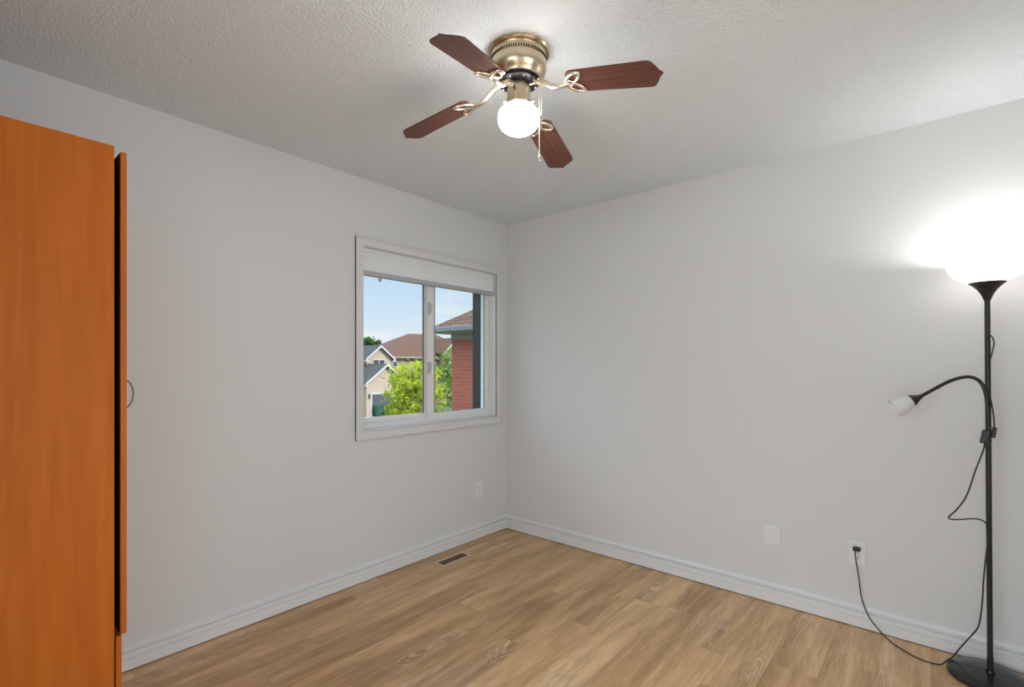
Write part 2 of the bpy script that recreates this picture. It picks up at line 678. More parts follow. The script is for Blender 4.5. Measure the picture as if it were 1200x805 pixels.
M['vent'] = mat('tan_metal_register', (0.70, 0.55, 0.42), 0.5, 0.0)
M['vent_in'] = mat('brown_louvre', (0.20, 0.12, 0.075), 0.6)
M['well'] = mat('brown_well', (0.06, 0.035, 0.022), 0.8)
M['plate_paint'] = mat('painted_plate', (0.82, 0.82, 0.82), 0.5, noise=(8, 0.01))
# outside
M['brick_red'] = mat_brick('red_brick', (0.350, 0.072, 0.040), (0.410, 0.102, 0.058), (0.36, 0.15, 0.105), 'x', 0.24, 0.085)
M['brick_pink'] = mat_brick('pink_brick', (0.302, 0.191, 0.151), (0.336, 0.220, 0.174), (0.319, 0.244, 0.203), 'y')
M['shingle_brown'] = mat_shingle('brown_shingles', (0.165, 0.076, 0.048), (0.245, 0.125, 0.083))
M['shingle_grey'] = mat_shingle('grey_shingles', (0.087, 0.087, 0.093), (0.122, 0.122, 0.128))
M['siding'] = mat_siding('beige_siding', (0.46, 0.345, 0.265))
M['white_out'] = mat('white_exterior_trim', (0.464, 0.458, 0.447), 0.6)
M['fascia'] = mat('grey_blue_gutter', (0.197, 0.215, 0.220), 0.5)
M['frieze'] = mat('taupe_frieze', (0.290, 0.244, 0.203), 0.7)
M['pane_dark'] = mat('dark_house_pane', (0.05, 0.055, 0.06), 0.15)
M['garage_in'] = mat('grey_garage_door', (0.075, 0.08, 0.09), 0.5)
M['cart'] = mat('green_plastic', (0.009, 0.093, 0.049), 0.45)
M['car'] = mat('maroon_car_paint', (0.045, 0.012, 0.014), 0.25, coat=0.5)
M['tyre'] = mat('tyre_rubber', (0.02, 0.02, 0.02), 0.8)
M['grass'] = mat('lawn', (0.060, 0.085, 0.030), 0.95, noise=(2.0, 0.4))
M['concrete'] = mat('driveway_concrete', (0.290, 0.284, 0.267), 0.9, noise=(1.5, 0.1))
M['asphalt'] = mat('street_asphalt', (0.13, 0.13, 0.135), 0.9, noise=(1.5, 0.15))
M['bark'] = mat('grey_bark', (0.13, 0.095, 0.07), 0.95, noise=(12, 0.3))
M['leaf_lime'] = mat_leaf('lime_leaves', (0.245, 0.374, 0.022), (0.576, 0.619, 0.072))
M['leaf_mid'] = mat_leaf('mid_green_leaves', (0.108, 0.230, 0.025), (0.274, 0.396, 0.065))
M['leaf_dark'] = mat_leaf('dark_green_leaves', (0.036, 0.108, 0.022), (0.094, 0.187, 0.043))

# ------------------------------------------------------------------ room shell
RX, RY, H, T = 3.05, -3.26, 2.44, 0.20      # room: x 0..RX, y RY..0, height H
WY0, WY1, WZ0, WZ1 = -1.323, -0.128, 0.905, 2.03   # window opening in the left wall

structure(MB().box(-T, RX + T + 2.0, RY - T - 1.8, T, -0.2, 0).build('floor', M['floor']))
structure(MB().box(-T, RX + T + 2.0, RY - T - 1.8, T, H, H + 0.2).build('ceiling', M['ceiling']))
structure(MB().box(0, RX + T, 0, T, 0, H).build('wall_back', M['wall']))
DY0, DY1, DZ = -2.95, -1.45, 2.06            # unseen doorway added in the right-hand wall to let fill light in
structure(MB().box(RX, RX + T, DY1, 0, 0, H).box(RX, RX + T, RY, DY0, 0, H).box(RX, RX + T, DY0, DY1, DZ, H).build('wall_right', M['wall']))
DX0, DX1 = 1.50, 2.95                          # and another added behind the camera, also for fill light
structure(MB().box(-T, DX0, RY - T, RY, 0, H).box(DX1, RX + T, RY - T, RY, 0, H).box(DX0, DX1, RY - T, RY, DZ, H).build('wall_front', M['wall']))
HX = RX + T
structure(MB().box(HX, HX + 1.9, -3.5, -3.4, 0, H).box(HX, HX + 1.9, -1.0, -0.9, 0, H).box(HX + 1.9, HX + 2.0, -3.5, -0.9, 0, H).build('wall_fill_right', M['wall']))  # unseen room added around the right-hand fill lamp
HY = RY - T
structure(MB().box(1.1, 1.2, HY - 1.7, HY, 0, H).box(RX + 0.1, RX + 0.2, HY - 1.7, HY, 0, H).box(1.1, RX + 0.2, HY - 1.8, HY - 1.7, 0, H).build('wall_fill_back', M['wall']))  # unseen room added around the rear fill lamp
wl_ = MB()
wl_.box(-T, 0, RY, WY0, 0, H)
wl_.box(-T, 0, WY1, T, 0, H)
wl_.box(-T, 0, WY0, WY1, 0, WZ0)
wl_.box(-T, 0, WY0, WY1, WZ1, H)
structure(wl_.build('wall_left', M['wall']))

# baseboards: profile (out from wall, height)
BP = [(0.002, 0.004), (0.0165, 0.004), (0.0165, 0.0490), (0.0105, 0.0510), (0.0105, 0.0560), (0.0165, 0.0580), (0.0165, 0.0720), (0.0150, 0.0755),
      (0.0030, 0.0765), (0.0010, 0.0885), (0.0135, 0.0898), (0.0178, 0.0925), (0.0178, 0.0960), (0.0140, 0.1020), (0.006, 0.107), (0.0, 0.108), (0.0, 0.004)]


def baseboard(name, a, b, nx, ny):
    """from a to b along a wall; (nx, ny) points into the room; ends mitred at 45 degrees"""
    a = Vector(a)
    b = Vector(b)
    t = (b - a).normalized()
    n = Vector((nx, ny))
    vs = []
    K = len(BP)
    for e, sgn in ((a, 1), (b, -1)):
        for o, z in BP:
            q = e + n * o + t * (o * sgn)
            vs.append((q.x, q.y, z))
    fs = [tuple(range(K)), tuple(range(K, 2 * K))[::-1]]
    for i in range(K):
        j = (i + 1) % K
        fs.append((i, K + i, K + j, j))
    mb = MB()
    mb.add(vs, fs)
    return structure(mb.build(name, M['trim']))


baseboard('baseboard_left', (0, RY), (0, 0), 1, 0)
baseboard('baseboard_back', (0, 0), (RX, 0), 0, -1)
baseboard('baseboard_right', (RX, 0), (RX, DY1), -1, 0)
baseboard('baseboard_front', (DX0, RY), (0, RY), 0, 1)
# dark strip painted as the shadow in the gap under the boards
structure(MB().box(0.0, 0.012, RY, 0, 0.0005, 0.004).box(0.0, RX, -0.012, 0, 0.0005, 0.004).build('gap_shadow_strip', M['gap']))

# ------------------------------------------------------------------ window
win = thing('window_1', None, None, (0, 0, 0), kind='structure')


def rect_frame(mb, x0, x1, y0, y1, z0, z1, w):
    """frame in the y-z plane, w = (left, right, bottom, top) widths"""
    l, r, b, t = w
    mb.box(x0, x1, y0, y1, z0, z0 + b)
    mb.box(x0, x1, y0, y1, z1 - t, z1)
    mb.box(x0, x1, y0, y0 + l, z0 + b, z1 - t)
    mb.box(x0, x1, y1 - r, y1, z0 + b, z1 - t)
    return mb


# casing: flat board with a raised outer edge
cas = MB()
rect_frame(cas, 0.0, 0.014, WY0 - 0.05, WY1 + 0.05, WZ0 - 0.05, WZ1 + 0.05, (0.05, 0.05, 0.05, 0.05))
rect_frame(cas, 0.0, 0.018, WY0 - 0.05, WY1 + 0.05, WZ0 - 0.05, WZ1 + 0.05, (0.012, 0.012, 0.012, 0.012))
rect_frame(cas, 0.0, 0.011, WY0 - 0.012, WY1 + 0.012, WZ0 - 0.012, WZ1 + 0.012, (0.012,) * 4)
cas.build('casing', M['casing'], win, bevel=0.002)
jm = MB()
rect_frame(jm, -0.085, 0.004, WY0, WY1, WZ0, WZ1, (0.006, 0.006, 0.006, 0.006))
jm.build('jamb', M['casing'], win)
fr = MB()
rect_frame(fr, -0.150, -0.085, WY0 + 0.001, WY1 - 0.001, WZ0 + 0.001, WZ1 - 0.001, (0.022, 0.014, 0.036, 0.012))
rect_frame(fr, -0.100, -0.070, WY0 + 0.001, WY1 - 0.001, WZ0 + 0.001, WZ1 - 0.001, (0.016, 0.006, 0.022, 0.010))
fr.build('window_frame', M['vinyl'], win, bevel=0.0015)
# fixed pane on the left (outer track), sliding sash on the right (inner track)
GZ0, GZ1 = 0.972, 2.006
sa = MB()
rect_frame(sa, -0.140, -0.118, -1.300, -0.712, 0.941, 2.016, (0.03, 0.036, 0.031, 0.014))
sa.build('fixed_sash', M['vinyl'], win, bevel=0.0015)
g1 = MB().box(-0.131, -0.127, -1.272, -0.746, GZ0 - 0.004, GZ1).build('pane', M['glass'], win)
sb = MB()
rect_frame(sb, -0.116, -0.094, -0.740, -0.1425, 0.937, 2.018, (0.062, 0.016, 0.034, 0.016))
sb.build('sliding_sash', M['vinyl'], win, bevel=0.0015)
MB().box(-0.107, -0.103, -0.680, -0.156, GZ0 - 0.006, GZ1).build('pane', M['glass'], win)
gk = MB()
rect_frame(gk, -0.126, -0.1185, -1.270, -0.748, GZ0 - 0.004, GZ1 - 0.004, (0.004, 0.012, 0.004, 0.003))
rect_frame(gk, -0.102, -0.0945, -0.678, -0.158, GZ0 - 0.003, GZ1 - 0.004, (0.009, 0.0025, 0.004, 0.003))
gk.build('gasket', M['gasket'], win)
for zc in (1.71, 1.29):
    lt = MB()
    lt.box(-0.094, -0.088, -0.738, -0.712, zc - 0.045, zc + 0.045)
    lt.box(-0.088, -0.074, -0.734, -0.716, zc - 0.022, zc + 0.030)
    lo = lt.build('latch', M['latch'], win, bevel=0.003)
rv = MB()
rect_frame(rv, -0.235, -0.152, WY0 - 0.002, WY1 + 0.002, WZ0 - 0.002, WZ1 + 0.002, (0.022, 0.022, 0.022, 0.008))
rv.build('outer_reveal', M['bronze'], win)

# ------------------------------------------------------------------ roller / cellular shade, pulled up
sh = thing('window_shade', 'white fabric shade pulled up at the top of the window, grey bottom rail', 'window shade', (-0.03, -0.72, 1.86))
fb = MB()
FY0, FY1 = -0.582, 0.566
npl = 9
pl = []
for i in range(npl):       # stacked cells: zigzag in section
    z = 0.030 + i * (0.125 / (npl - 1))
    pl.append((0.020 if i % 2 else 0.0155, z))
vs = [(x, FY0, z) for x, z in pl] + [(x, FY1, z) for x, z in pl]
K = len(pl)
fb.add(vs, [(i, K + i, K + i + 1, i + 1) for i in range(K - 1)])
fb.build('shade_fabric', M['shade'], sh)
MB().box(-0.018, 0.022, FY0 - 0.006, FY1 + 0.020, 0.0, 0.029).build('bottom_rail', M['shade_bar'], sh, bevel=0.004)
MB().box(-0.02, 0.024, FY0 - 0.012, FY1 + 0.014, 0.153, 0.1625).build('head_rail', M['vinyl'], sh, bevel=0.002)
MB().box(-0.012, 0.018, FY1 + 0.001, FY1 + 0.012, 0.029, 0.1535).build('end_cap', M['vinyl'], sh, bevel=0.002)
MB().box(-0.012, 0.018, FY0 - 0.010, FY0 - 0.001, 0.029, 0.1535).build('end_cap', M['vinyl'], sh, bevel=0.002)
MB().box(0.0, 0.012, -0.468, -0.452, -0.020, 0.001).ball((0.006, -0.460, -0.020), 0.008).build('pull_tab', M['shade_bar'], sh)

# ------------------------------------------------------------------ wardrobe at the left
WX0, WX1, WF, WB, WT = 0.03, 0.64, -2.634, -3.235, 2.005
wd = thing('wardrobe', 'tall orange wood wardrobe against the left wall, its door standing proud at the front edge', 'wardrobe', ((WX0 + WX1) / 2, (WF + WB) / 2, 0))
ox, oy = wd.location.x, wd.location.y


def wbox(x0, x1, y0, y1, z0, z1):
    return MB().box(x0 - ox, x1 - ox, y0 - oy, y1 - oy, z0, z1)


wbox(WX1 - 0.018, WX1, WB, WF, 0.0, WT).build('side_panel', M['orange_wood'], wd, bevel=0.001)
wbox(WX0, WX0 + 0.018, WB, WF, 0.0, WT).build('side_panel', M['orange_wood'], wd, bevel=0.001)
wbox(WX0 + 0.018, WX1 - 0.018, WB, WF, WT - 0.025, WT).build('top_panel', M['orange_wood'], wd)
wbox(WX0 + 0.018, WX1 - 0.018, WB, WF - 0.002, 0.06, 0.078).build('bottom_panel', M['orange_wood'], wd)
wbox(WX0 + 0.018, WX1 - 0.018, WB, WB + 0.006, 0.078, WT - 0.025).build('back_panel', M['orange_wood'], wd)
wbox(WX0 + 0.018, WX1 - 0.018, WB + 0.006, WF - 0.004, 1.60, 1.618).build('shelf', M['orange_wood'], wd)
wbox(WX0 + 0.018, WX1 - 0.018, WB + 0.006, WF - 0.004, 0.428, 0.440).build('shelf', M['orange_wood'], wd)
door = wbox(WX0, WX1, WF + 0.016, WF + 0.032, 0.437, 1.992).build('door', M['orange_wood'], wd, bevel=0.001)
wbox(WX0 + 0.004, WX1 - 0.006, WF + 0.0145, WF + 0.016, 0.442, 1.986).build('door_back_shadow', M['gap_shadow'], door)  # dark sheet painted as the shade behind the door
hz = 1.2095
hp = []
for i in range(17):
    a = -PI / 2 + PI * i / 16
    hp.append((0.603 - ox, WF + 0.031 + 0.026 * math.cos(a) - oy, hz + 0.048 * math.sin(a)))
MB().tube(hp, 0.0028, 8).build('handle', M['steel'], door, smooth=60)
for dz in (-0.048, 0.048):
    MB().ball((0.603 - ox, WF + 0.0145 - oy, hz + dz), 0.003, 8).build('screw', M['chrome'], door)
for zz in (0.62, 1.80):
    wbox(WX0 + 0.019, WX0 + 0.075, WF - 0.02, WF + 0.0145, zz - 0.02, zz + 0.02).build('hinge', M['steel'], door)
wbox(WX0 + 0.02, WX1 - 0.02, WF - 0.4, WF + 0.002, 0.085, 0.42).build('drawer_box', M['gap_shadow'], wd)
wbox(WX0, WX1, WF + 0.004, WF + 0.019, 0.012, 0.433).build('drawer', M['orange_wood'], wd, bevel=0.001)

# ------------------------------------------------------------------ ceiling fan
FZ = 2.44
fan = thing('ceiling_fan', 'four blade ceiling fan with brass motor housing and lit white globe', 'ceiling fan', (1.4815, -1.626, FZ))
MB().lathe([(0.0001, 0), (0.113, 0), (0.114, -0.004), (0.109, -0.010), (0.0001, -0.010)], 56).build('ceiling_plate', M['brass'], fan, smooth=40)
MB().lathe([(0.0001, -0.010), (0.099, -0.010), (0.1005, -0.013), (0.0985, -0.017), (0.0975, -0.023), (0.1005, -0.026), (0.1005, -0.0385),
            (0.1015, -0.041), (0.1025, -0.046), (0.1025, -0.060), (0.1005, -0.070), (0.0955, -0.081), (0.0885, -0.091), (0.0825, -0.099),
            (0.0815, -0.103), (0.0765, -0.103), (0.0765, -0.092), (0.0001, -0.092)], 64).build('motor_housing', M['brass'], fan, smooth=30)
vs_ = MB()
for i in range(72):
    a = 2 * PI * i / 72
    vs_.box(0.0985, 0.1014, -0.0025, 0.0025, -0.0375, -0.0275, Matrix.Rotation(a, 4, 'Z'))
vs_.build('vent_slots', M['slot'], fan)
MB().lathe([(0.0001, -0.0925), (0.073, -0.0925), (0.074, -0.104), (0.072, -0.112), (0.060, -0.1165), (0.0001, -0.1165)], 48).build('flywheel', M['black_metal'], fan, smooth=35)
for i in range(8):
    a = 2 * PI * i / 8 + 0.2
    MB().ball((0.064 * math.cos(a), 0.064 * math.sin(a), -0.1145), 0.0045, 8).build('flywheel_screw', M['nickel'], fan, smooth=60)
MB().lathe([(0.0001, -0.114), (0.036, -0.114), (0.0415, -0.120), (0.0425, -0.128), (0.0425, -0.184), (0.0405, -0.190), (0.0001, -0.190)], 40).build('switch_housing', M['brass'], fan, smooth=35)
sw = MB()
sw.box(0.0415, 0.0435, -0.0035, 0.0035, -0.150, -0.136, Matrix.Rotation(math.radians(-72), 4, 'Z'))
sw.build('reverse_switch', M['slot'], fan)
fit = MB().ringlathe([(0.0405, -0.186), (0.045, -0.188), (0.047, -0.195), (0.044, -0.1985), (0.0385, -0.1985), (0.0385, -0.188)], 40)
for i in range(28):
    a = 2 * PI * i / 28
    fit.ball((0.0475 * math.cos(a), 0.0475 * math.sin(a), -0.1955), 0.0036, 8)
fit.build('globe_fitter', M['nickel'], fan, smooth=50)
for i in range(3):
    a = math.radians(-110 + 120 * i)
    ts = MB().tube([(0.040 * math.cos(a), 0.040 * math.sin(a), -0.191), (0.058 * math.cos(a), 0.058 * math.sin(a), -0.191)], 0.002, 8)
    ts.ball((0.060 * math.cos(a), 0.060 * math.sin(a), -0.191), 0.0055, 10)
    ts.build('thumb_screw', M['nickel'], fan, smooth=60)
globe = MB().lathe([(0.038, -0.192), (0.048, -0.198), (0.062, -0.206), (0.0715, -0.217), (0.0755, -0.230), (0.0755, -0.242), (0.0725, -0.257),
                    (0.065, -0.271), (0.052, -0.282), (0.036, -0.289), (0.018, -0.2925), (0.0001, -0.2935)], 48).build('globe', M['globe'], fan, smooth=60)

# blade outline: along x from the root, half width y
half = [(0.000, 0.030), (0.006, 0.042), (0.018, 0.0505), (0.06, 0.0525), (0.278, 0.0585), (0.290, 0.057), (0.299, 0.050), (0.310, 0.030), (0.317, 0.014), (0.328, 0.0)]
outl = [(x, y) for x, y in half] + [(x, -y) for x, y in half[-2::-1]]


def make_blade():
    o = MB().prism(outl, 0.0, 0.0055).build('blade', M['mahogany'], fan, bevel=0.0012)
    e = MB()
    n = len(outl)
    cx_ = 0.16
    big = [(cx_ + (x - cx_) * 1.0018, y * 1.006) for x, y in outl]
    vs = [(x, y, 0.0012) for x, y in big] + [(x, y, 0.0044) for x, y in big]
    e.add(vs, [(i, (i + 1) % n, n + (i + 1) % n, n + i) for i in range(n)])
    e.build('edge_band', M['blade_edge'], o)
    ir = MB()
    # stem from the flywheel, dipping below the blade
    st = spline([(-0.128, 0, 0.016), (-0.095, 0, 0.008), (-0.055, 0.0, -0.010), (-0.018, 0.0, -0.012), (0.004, 0, -0.005)], 5)
    ir.tube(st, [0.0105 - 0.0025 * i / (len(st) - 1) for i in range(len(st))], 10)
    for sgn in (1, -1):
        lp = []
        for i in range(20):
            a = 2 * PI * i / 20
            u = 0.036 * math.cos(a)
            w = 0.0155 * math.sin(a)
            th = sgn * math.radians(38)
            lp.append((0.024 + u * math.cos(th) - w * math.sin(th), sgn * 0.020 + u * math.sin(th) + w * math.cos(th), -0.004))
        ir.tube(lp, 0.0058, 8, True)
        ir.ball((0.054, sgn * 0.043, -0.003), 0.006, 10, 0.7)
    lp = []
    for i in range(16):
        a = 2 * PI * i / 16
        lp.append((0.006 + 0.016 * math.cos(a), 0.012 * math.sin(a), -0.0045))
    ir.tube(lp, 0.0052, 8, True)
    ir.ball((0.020, 0, -0.004), 0.0055, 10, 0.7)
    ir.build('blade_iron', M['nickel'], o, smooth=60)
    return o


def blade_matrix(deg, drop=0.0, dr=0.0):
    return (Matrix.Rotation(math.radians(deg), 4, 'Z') @ Matrix.Translation((0.186 + dr, 0, -0.147 - drop))
            @ Matrix.Rotation(math.radians(10.5), 4, 'Y') @ Matrix.Rotation(math.radians(-10), 4, 'X'))


bl0 = make_blade()
for k in range(4):
    if k == 0:
        b_ = bl0
    else:
        b_ = bl0.copy()
        C.objects.link(b_)
        b_.parent = fan
        for ch in list(bl0.children):
            c_ = ch.copy()
            C.objects.link(c_)
            c_.parent = b_
    b_.matrix_local = blade_matrix((12.5, 106.0, 192.5, 284.5)[k], (0.010, 0.026, -0.010, 0.034)[k], (0.004, 0.0, 0.018, 0.0)[k])


def pull_chain(ax, ay, z1, bell_r):
    pc = MB()
    n = int((-0.118 - z1) / 0.006)
    g = MB()
    d = Vector((ax, ay)).normalized()
    pts = [(d.x * 0.041, d.y * 0.041, -0.122), (ax * 0.9, ay * 0.9, -0.118), (ax, ay, -0.124), (ax, ay, z1)]
    pc.tube(pts, 0.0011, 6)
    for i in range(n):
        pc.ball((ax, ay, -0.126 - i * 0.006), 0.0018, 6)
    o = pc.build('pull_chain', M['nickel'], fan, smooth=60)
    MB().lathe([(0.0001, z1 + 0.004), (bell_r * 0.35, z1), (bell_r * 0.5, z1 - bell_r), (bell_r, z1 - 2.6 * bell_r), (bell_r * 0.8, z1 - 3.2 * bell_r), (0.0001, z1 - 3.4 * bell_r)],
               14, Matrix.Translation((ax, ay, 0))).build('chain_pendant', M['nickel'], o, smooth=50)


pull_chain(0.075, 0.026, -0.384, 0.0064)
pull_chain(0.077, 0.037, -0.212, 0.0072)

# ------------------------------------------------------------------ floor lamp with reading arm
LX, LY = 2.807, -0.168
lamp = thing('floor_lamp', 'black torchiere floor lamp with lit white bowl and a side reading arm', 'floor lamp', (LX, LY, 0))
MB().lathe([(0.0001, 0.0), (0.130, 0.0), (0.1355, 0.004), (0.137, 0.012), (0.1345, 0.020), (0.127, 0.0255), (0.08, 0.031), (0.04, 0.034), (0.016, 0.036), (0.014, 0.046), (0.0001, 0.046)], 72).build('base', M['black_base'], lamp, smooth=35)
PTX, PTY, PTZ = -0.009, -0.004, 1.578      # top of the slightly leaning pole
MB().tube([(0, 0, 0.045), (PTX * 0.5, PTY * 0.5, 0.8), (PTX, PTY, PTZ)], 0.0093, 16).build('pole', M['black_lamp'], lamp, smooth=40)
MB().tube([(0, 0, 0.045), (0, 0, 0.10)], 0.0104, 16).build('pole_sleeve', M['black_lamp'], lamp, smooth=40)
MB().tube([(PTX * .4, PTY * .4, 0.628), (PTX * .4, PTY * .4, 0.634)], 0.0104, 16).build('pole_sleeve', M['black_lamp'], lamp, smooth=40)
tilt = Matrix.Translation((PTX, PTY, PTZ)) @ Matrix.Rotation(math.radians(1.5), 4, 'X')
MB().lathe([(0.0001, -0.004), (0.011, -0.004), (0.0135, 0.004), (0.0195, 0.020), (0.031, 0.040), (0.045, 0.056), (0.060, 0.069), (0.0595, 0.0715), (0.0001, 0.066)], 48, tilt).build('shade_cup', M['black_lamp'], lamp, smooth=40)
bprof_o = [(0.024, 0.0705), (0.056, 0.0715), (0.078, 0.078), (0.100, 0.092), (0.117, 0.112), (0.1275, 0.135), (0.1315, 0.158)]
bprof_i = [(r - 0.004, z + 0.003) for r, z in bprof_o[::-1]]
MB().ringlathe(bprof_o + [(0.130, 0.161)] + bprof_i, 64, tilt).build('bowl_shade', M['bowl'], lamp, smooth=50)
MB().lathe([(0.0001, 0.066), (0.020, 0.068), (0.020, 0.085), (0.0001, 0.085)], 20, tilt).build('bulb_socket', M['black_lamp'], lamp)
bulb_d = bpy.data.lights.new('torchiere_bulb', 'POINT')
bulb_d.energy = TORCH_BULB
bulb_d.color = (1.0, 0.975, 0.94)
bulb_d.shadow_soft_size = 0.03
bulb = bpy.data.objects.new('torchiere_bulb', bulb_d)
C.objects.link(bulb)
bulb.parent = lamp
bulb.location = (PTX, PTY, PTZ + 0.130)


def rel(pts):
    return [(x - LX, y - LY, z) for x, y, z in pts]


arm = spline(rel([(2.803, -0.197, 0.99), (2.801, -0.199, 1.06), (2.796, -0.199, 1.157), (2.790, -0.197, 1.199), (2.779, -0.197, 1.231), (2.761, -0.199, 1.250),
                  (2.737, -0.203, 1.257), (2.705, -0.213, 1.250), (2.672, -0.223, 1.233), (2.631, -0.236, 1.204), (2.584, -0.251, 1.170)]), 6)
MB().tube(arm, 0.0072, 10).build('reading_arm', M['black_lamp'], lamp, smooth=60)
ax0 = Vector(rel([(2.586, -0.250, 1.171)])[0])
ax1 = Vector(rel([(2.489, -0.281, 1.112)])[0])
mq = Matrix.Translation(ax0) @ (ax1 - ax0).to_track_quat('Z', 'Y').to_matrix().to_4x4()
MB().lathe([(0.0001, -0.004), (0.0085, -0.004), (0.0105, 0.004), (0.018, 0.020), (0.0255, 0.034), (0.0255, 0.036), (0.0001, 0.038)], 32, mq).build('reading_cup', M['black_lamp'], lamp, smooth=40)
rp_o = [(0.012, 0.035), (0.0235, 0.037), (0.031, 0.056), (0.037, 0.078), (0.042, 0.106)]
rp_i = [(r - 0.0025, z + (0.002 if i == len(rp_o) - 1 else 0.001)) for i, (r, z) in enumerate(rp_o)][::-1]
MB().ringlathe(rp_o + rp_i, 40, mq).build('reading_shade', M['frost'], lamp, smooth=50)
# inline switch and cord keeper on the pole
MB().box(-0.012, 0.012, -0.009, 0.009, -0.028, 0.028, Matrix.Translation((2.789 - LX, -0.206 - LY, 1.012)) @ Matrix.Rotation(math.radians(10), 4, 'Y')).build('cord_switch', M['cord'], lamp, bevel=0.003)
MB().box(-0.007, 0.007, -0.008, 0.008, -0.022, 0.022, Matrix.Translation((2.8165 - LX, -0.188 - LY, 1.030)) @ Matrix.Rotation(math.radians(8), 4, 'Y')).build('cord_switch', M['cord'], lamp, bevel=0.003)
cd = MB()
cd.tube(spline(rel([(2.803, -0.196, 1.43), (2.812, -0.194, 1.420), (2.8165, -0.196, 1.395), (2.812, -0.196, 1.365), (2.806, -0.196, 1.33)]), 6), 0.0024, 8)
cd.tube(spline(rel([(2.806, -0.197, 1.17), (2.813, -0.194, 1.12), (2.8165, -0.194, 1.08), (2.818, -0.192, 1.03)]), 6), 0.0026, 8)
cord = spline(rel([(2.790, -0.208, 1.005), (2.787, -0.221, 0.978), (2.780, -0.230, 0.947), (2.758, -0.248, 0.874), (2.732, -0.271, 0.776), (2.703, -0.295, 0.720), (2.676, -0.318, 0.686),
                   (2.684, -0.310, 0.677), (2.708, -0.291, 0.676), (2.758, -0.248, 0.679), (2.785, -0.222, 0.668), (2.796, -0.203, 0.645), (2.798, -0.201, 0.600), (2.795, -0.206, 0.560), (2.784, -0.226, 0.430),
                   (2.780, -0.230, 0.341), (2.770, -0.216, 0.235), (2.746, -0.168, 0.160), (2.714, -0.125, 0.080), (2.693, -0.122, 0.036), (2.674, -0.150, 0.026), (2.656, -0.164, 0.008), (2.636, -0.171, 0.004), (2.600, -0.172, 0.004), (2.562, -0.159, 0.004), (2.502, -0.109, 0.004), (2.461, -0.062, 0.006), (2.430, -0.032, 0.020), (2.386, -0.030, 0.076),
                   (2.358, -0.030, 0.156), (2.347, -0.032, 0.250), (2.334, -0.034, 0.345), (2.331, -0.034, 0.386)]), 6)
cd.tube(cord, 0.0028, 8)
co = cd.build('power_cord', M['cord'], lamp, smooth=60)
pg = MB()
pg.box(2.321 - LX, 2.352 - LX, -0.036 - LY, -0.007 - LY, 0.382, 0.401)
pg.build('plug', M['cord'], co, bevel=0.004)


# ------------------------------------------------------------------ outlets, plates, floor register
def outlet(name, label, loc, rz, upper_free=True, group=None):
    """plate in the local x-z plane, facing -y"""
    o = thing(name, label, 'outlet', loc, rz)
    MB().box(-0.036, 0.036, -0.007, 0.0, -0.058, 0.058).build('cover_plate', M['plate'], o, bevel=0.004)
    for k, zc in enumerate((0.020, -0.020)):
        n = 20
        pts = []
        for i in range(n):
            a = 2 * PI * i / n
            pts.append((0.0165 * math.cos(a), max(-0.0128, min(0.0128, 0.0165 * math.sin(a)))))
        r_ = MB().prism(pts, 0.0, 0.0085, Matrix.Translation((0, 0, zc)) @ Matrix.Rotation(PI / 2, 4, 'X')).build('receptacle', M['plate'], o, bevel=0.0008)
        MB().box(-0.0085, -0.0055, -0.0089, -0.006, zc - 0.001, zc + 0.008).box(0.0055, 0.0085, -0.0089, -0.006, zc - 0.001, zc + 0.008).ball((0, -0.0078, zc - 0.007), 0.0024, 8).build('slots', M['socket'], r_)
    MB().ball((0, -0.0068, 0), 0.0035, 10, m=None).build('screw', M['chrome'], o)
    return o


outlet('wall_outlet', 'white duplex outlet with the black lamp plug in it, low on the right wall', (2.3375, 0, 0.367), 0)
outlet('wall_outlet', 'empty white duplex outlet low on the window wall, under the window', (0, -0.3205, 0.366), PI / 2)

bp_ = thing('blank_plate', 'blank white cover plate low on the right wall, left of the outlet with the plug', 'wall plate', (1.952, 0, 0.370))
MB().box(-0.042, 0.042, -0.010, 0.0, -0.055, 0.055).build('cover', M['plate_paint'], bp_, bevel=0.0035, seg=3)
MB().box(-0.028, 0.030, -0.0125, -0.0095, -0.030, 0.044).build('raised_panel', M['plate_paint'], bp_, bevel=0.002)

vt = thing('floor_register', 'tan metal floor register set into the oak planks under the window', 'floor vent', (0.162, -0.731, 0.0))
fm = MB()
VX, VY = 0.0525, 0.136
fm.box(-VX, VX, -VY, -VY + 0.024, 0.0005, 0.004).box(-VX, VX, VY - 0.024, VY, 0.0005, 0.004)
fm.box(-VX, -VX + 0.022, -VY + 0.024, VY - 0.024, 0.0005, 0.004).box(VX - 0.022, VX, -VY + 0.024, VY - 0.024, 0.0005, 0.004)
fm.build('vent_frame', M['vent'], vt, bevel=0.0012)
gr = MB().box(-0.031, 0.031, -0.113, 0.113, 0.0004, 0.0012)
gr.build('vent_well', M['well'], vt)
lv = MB()
for i in range(26):
    y = -0.108 + i * 0.00864
    lv.box(-0.0305, 0.0305, y - 0.0014, y + 0.0014, 0.0012, 0.0034)
lv.box(-0.0305, 0.0305, -0.004, 0.004, 0.0012, 0.0036).box(-0.002, 0.002, -0.112, 0.112, 0.0012, 0.0035)
lv.build('louvres', M['vent_in'], vt)

# ------------------------------------------------------------------ outside: ground
GZ = -3.0
structure(MB().box(-140, 60, -80, 140, GZ - 0.4, GZ).build('ground', M['grass']))
structure(MB().box(-25, -16, -80, 140, GZ, GZ + 0.012).build('street', M['asphalt']))
structure(MB().box(-34.2, -25, 20.4, 24.6, GZ, GZ + 0.02).build('driveway', M['concrete']))

